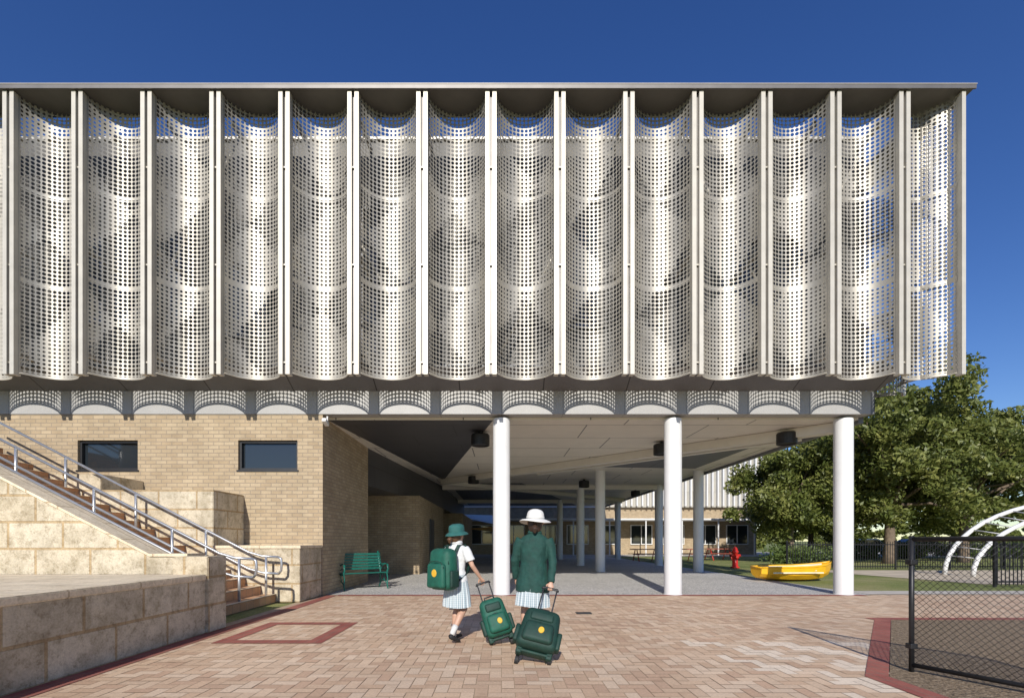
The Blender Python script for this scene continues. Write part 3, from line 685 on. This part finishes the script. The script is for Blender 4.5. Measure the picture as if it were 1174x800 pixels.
    if P['hat']=='brim':
        def br(r,z,a): return r,z+(.010*math.sin(2*a+.6) if r>.13 else 0)
        lathe(bm,[(.097,.0),(.099,.03),(.096,.06),(.084,.088),(.062,.105),(.034,.114),(.0001,.116)],32,T@Matrix.Diagonal((1,1.14,1,1)))
        lathe(bm,[(.096,.002),(.125,-.004),(.16,-.02),(.180,-.034),(.178,-.040),(.155,-.027),(.12,-.012),(.094,-.006)],40,T@Matrix.Diagonal((1,1.12,1,1)),br)
        o=fin(bm,'wide_brim_hat',M_straw,R,smooth=True)
        bm=bmesh.new(); lathe(bm,[(.098,.003),(.102,.005),(.104,.028),(.098,.030)],32,T@Matrix.Diagonal((1,1.14,1,1))); fin(bm,'hat_band',M_straw,R,smooth=True)
    else:
        lathe(bm,[(.1,-.01),(.1,.045),(.09,.08),(.05,.1),(.0001,.102)],28,T@Matrix.Diagonal((1,1.14,1,1)))
        lathe(bm,[(.098,-.005),(.125,-.02),(.15,-.045),(.152,-.05),(.122,-.028),(.096,-.012)],32,T@Matrix.Diagonal((1,1.1,1,1)))
        fin(bm,'bucket_hat',M_hatg,R,smooth=True)
    return R
g1P=dict(legs=[((-.075,0,.78),(-.08,.10,.44),(-.075,.02,.085)),((.075,0,.78),(.08,.06,.44),(.085,-.17,.15))],
    arms=[((-.16,0,1.245),(-.21,.06,1.02),(-.14,.2,1.10),(0,-1,.3),1.8),((.16,0,1.245),(.235,.05,1.02),(.255,.19,.855),(0.25,-.9,-.6),2.4)],
    hem=.80,jacket=False,top=M_shirt,skirt=.47,hair=M_hairl,hat='bucket',hatrot=.12)
G1=girl('schoolgirl',(-.56,6.1,0),math.radians(-38),.93,g1P)
g2P=dict(legs=[((-.075,0,.78),(-.08,.13,.45),(-.075,.12,.085)),((.075,0,.78),(.08,.03,.43),(.08,-.13,.13))],
    arms=[((-.165,0,1.235),(-.212,.03,1.0),(-.20,.12,.79),(.8,.2,.1),1.0),((.165,0,1.235),(.215,-.06,1.0),(.20,-.15,.775),(0,-1,-.1),2.4)],
    hem=.655,jacket=True,top=M_blaz,skirt=.49,hair=M_hairb,hat='brim',hatrot=-.05,tilt=2.2)
G2=girl('schoolgirl',(.335,5.68,0),math.radians(-4),1.02,g2P)
def backpack(R):
    bp=empty('school_backpack'); bp.parent=R
    bm=bmesh.new(); rbox(bm,Matrix.Translation((0,-.25,.98)),(.40,.24,.54),.085,4,.9); o=fin(bm,'main_compartment',M_green,bp,smooth=True)
    bm=bmesh.new(); rbox(bm,Matrix.Translation((0,-.375,.90)),(.32,.09,.32),.04,3,.92); fin(bm,'front_pocket',M_green,bp,smooth=True)
    bm=bmesh.new()
    for sx in (-1,1): rbox(bm,Matrix.Translation((sx*.205,-.26,.86)),(.05,.15,.22),.022,3)
    fin(bm,'side_pockets',M_dgreen,bp,smooth=True)
    bm=bmesh.new()
    loft(bm,[(-.15,-.395,1.0),(-.1,-.40,1.075),(0,-.405,1.09),(.1,-.40,1.075),(.15,-.395,1.0)],[.006]*5,6)
    loft(bm,[(-.17,-.33,1.05),(-.14,-.325,1.17),(0,-.33,1.2),(.14,-.325,1.17),(.17,-.33,1.05)],[.007]*5,6)
    loft(bm,[(-.04,-.2,1.245),(-.03,-.2,1.28),(.03,-.2,1.28),(.04,-.2,1.245)],[.008]*4,6)
    fin(bm,'zips_and_handle',M_dgreen,bp,smooth=True)
    bm=bmesh.new()
    for sx in (-1,1): loft(bm,[(sx*.09,-.14,1.18),(sx*.10,-.07,1.29),(sx*.105,.03,1.30),(sx*.115,.105,1.22),(sx*.13,.12,1.08),(sx*.14,.05,.92),(sx*.14,-.13,.82)],[(.028,.01)]*7,8)
    fin(bm,'shoulder_straps',M_dgreen,bp,smooth=True)
    bm=bmesh.new(); lathe(bm,[(.0001,.008),(.04,.006),(.044,0)],20,Matrix.Translation((0,-.42,.935))@Matrix.Rotation(math.pi/2,4,'X')@Matrix.Diagonal((1,1.15,1,1))); fin(bm,'plain_mark',M_mark,bp)
backpack(G1)
def trolley(name,base,grip,wd,ln,th,mats,barx):
    base=Vector(base); grip=Vector(grip); R=empty(name,(base.x,base.y,0)); o=Vector((base.x,base.y,0))
    z=(grip-base).normalized(); x=Vector(barx); x=(x-z*x.dot(z)).normalized(); y=z.cross(x)
    M=Matrix((( x.x,y.x,z.x,0),(x.y,y.y,z.y,0),(x.z,y.z,z.z,0),(0,0,0,1))); M=Matrix.Translation(base-o)@M
    L=(grip-base).length
    T=Matrix.Translation
    bm=bmesh.new(); rbox(bm,M@T((0,-th/2-.02,ln/2+.03)),(wd,th,ln),.07,4,.84); fin(bm,'bag_body',mats[0],R,smooth=True)
    bm=bmesh.new(); rbox(bm,M@T((0,-th-.03,ln*.33+.03)),(wd*.74,.09,ln*.48),.04,3,.92); fin(bm,'front_pocket',mats[0],R,smooth=True)
    bm=bmesh.new(); rbox(bm,M@T((0,-th*.93-.02,ln*.75+.03)),(wd*.56,.05,ln*.22),.022,3); fin(bm,'top_pocket',mats[1],R,smooth=True)
    bm=bmesh.new()
    for sx in (-1,1): rbox(bm,M@T((sx*wd*.5,-th/2-.02,ln*.36)),(.05,th*.6,ln*.42),.02,3)
    for sx in (-1,1): rbox(bm,M@T((sx*wd*.36,-.07,.02)),(.06,.1,.09),.012,2)
    rbox(bm,M@T((0,-.06,.01)),(wd*.8,.12,.03),.01,2)
    fin(bm,'base_and_side_pockets',mats[1],R,smooth=True)
    bm=bmesh.new()
    loft(bm,[M@Vector(p) for p in ((-wd*.34,-th-.04,ln*.3),(-wd*.32,-th-.03,ln*.6),(0,-th-.03,ln*.64),(wd*.32,-th-.03,ln*.6),(wd*.34,-th-.04,ln*.3))],[.006]*5,6)
    loft(bm,[M@Vector(p) for p in ((-.06,-th*.5,ln+.02),(-.05,-th*.5,ln+.06),(.05,-th*.5,ln+.06),(.06,-th*.5,ln+.02))],[.009]*4,6)
    fin(bm,'zip_and_handle',M_black,R,smooth=True)
    bm=bmesh.new()
    for sx in (-1,1):
        loft(bm,[M@Vector((sx*.075,-.01,.05)),M@Vector((sx*.075,-.01,L))],[.008]*2,8)
    fin(bm,'telescopic_rods',M_dgrey,R,smooth=True)
    bm=bmesh.new(); loft(bm,[M@Vector((-.09,-.01,L-.02)),M@Vector((-.08,-.01,L)),M@Vector((.08,-.01,L)),M@Vector((.09,-.01,L-.02))],[.012,.014,.014,.012],10); fin(bm,'grip',M_black,R,smooth=True)
    bm=bmesh.new()
    for sx in (-1,1):
        c=M@Vector((sx*wd*.4,-.03,0)); c.z=.045
        loft(bm,[c-x*.018,c+x*.018],[.045,.045],18)
    bmesh.ops.recalc_face_normals(bm,faces=bm.faces[:]); fin(bm,'wheels',M_rubber,R)
    bm=bmesh.new(); lathe(bm,[(.0001,.006),(.026,.005),(.03,0)],18,M@T((wd*.06,-th-.078,ln*.42))@Matrix.Rotation(math.pi/2,4,'X')@Matrix.Diagonal((1,1.2,1,1))); fin(bm,'plain_mark',M_mark,R)
bpy.context.view_layer.update()
def handpos(R,P):
    el,wr,nn=[Vector(v) for v in P['arms'][1][1:4]]; d=(wr-el).normalized(); n=(nn-d*nn.dot(d)).normalized()
    return R.matrix_world@(wr+d*.082+n*.024)
h1=handpos(G1,g1P); h2=handpos(G2,g2P)
trolley('rolling_school_bag',(-.01,5.93,.06),h1,.34,.46,.2,(M_green,M_dgreen),(1,.12,0))
trolley('rolling_school_bag',(.32,4.98,.06),h2,.43,.45,.21,(M_dgreen,M_dgreen),(1,.0,0))
print('done')
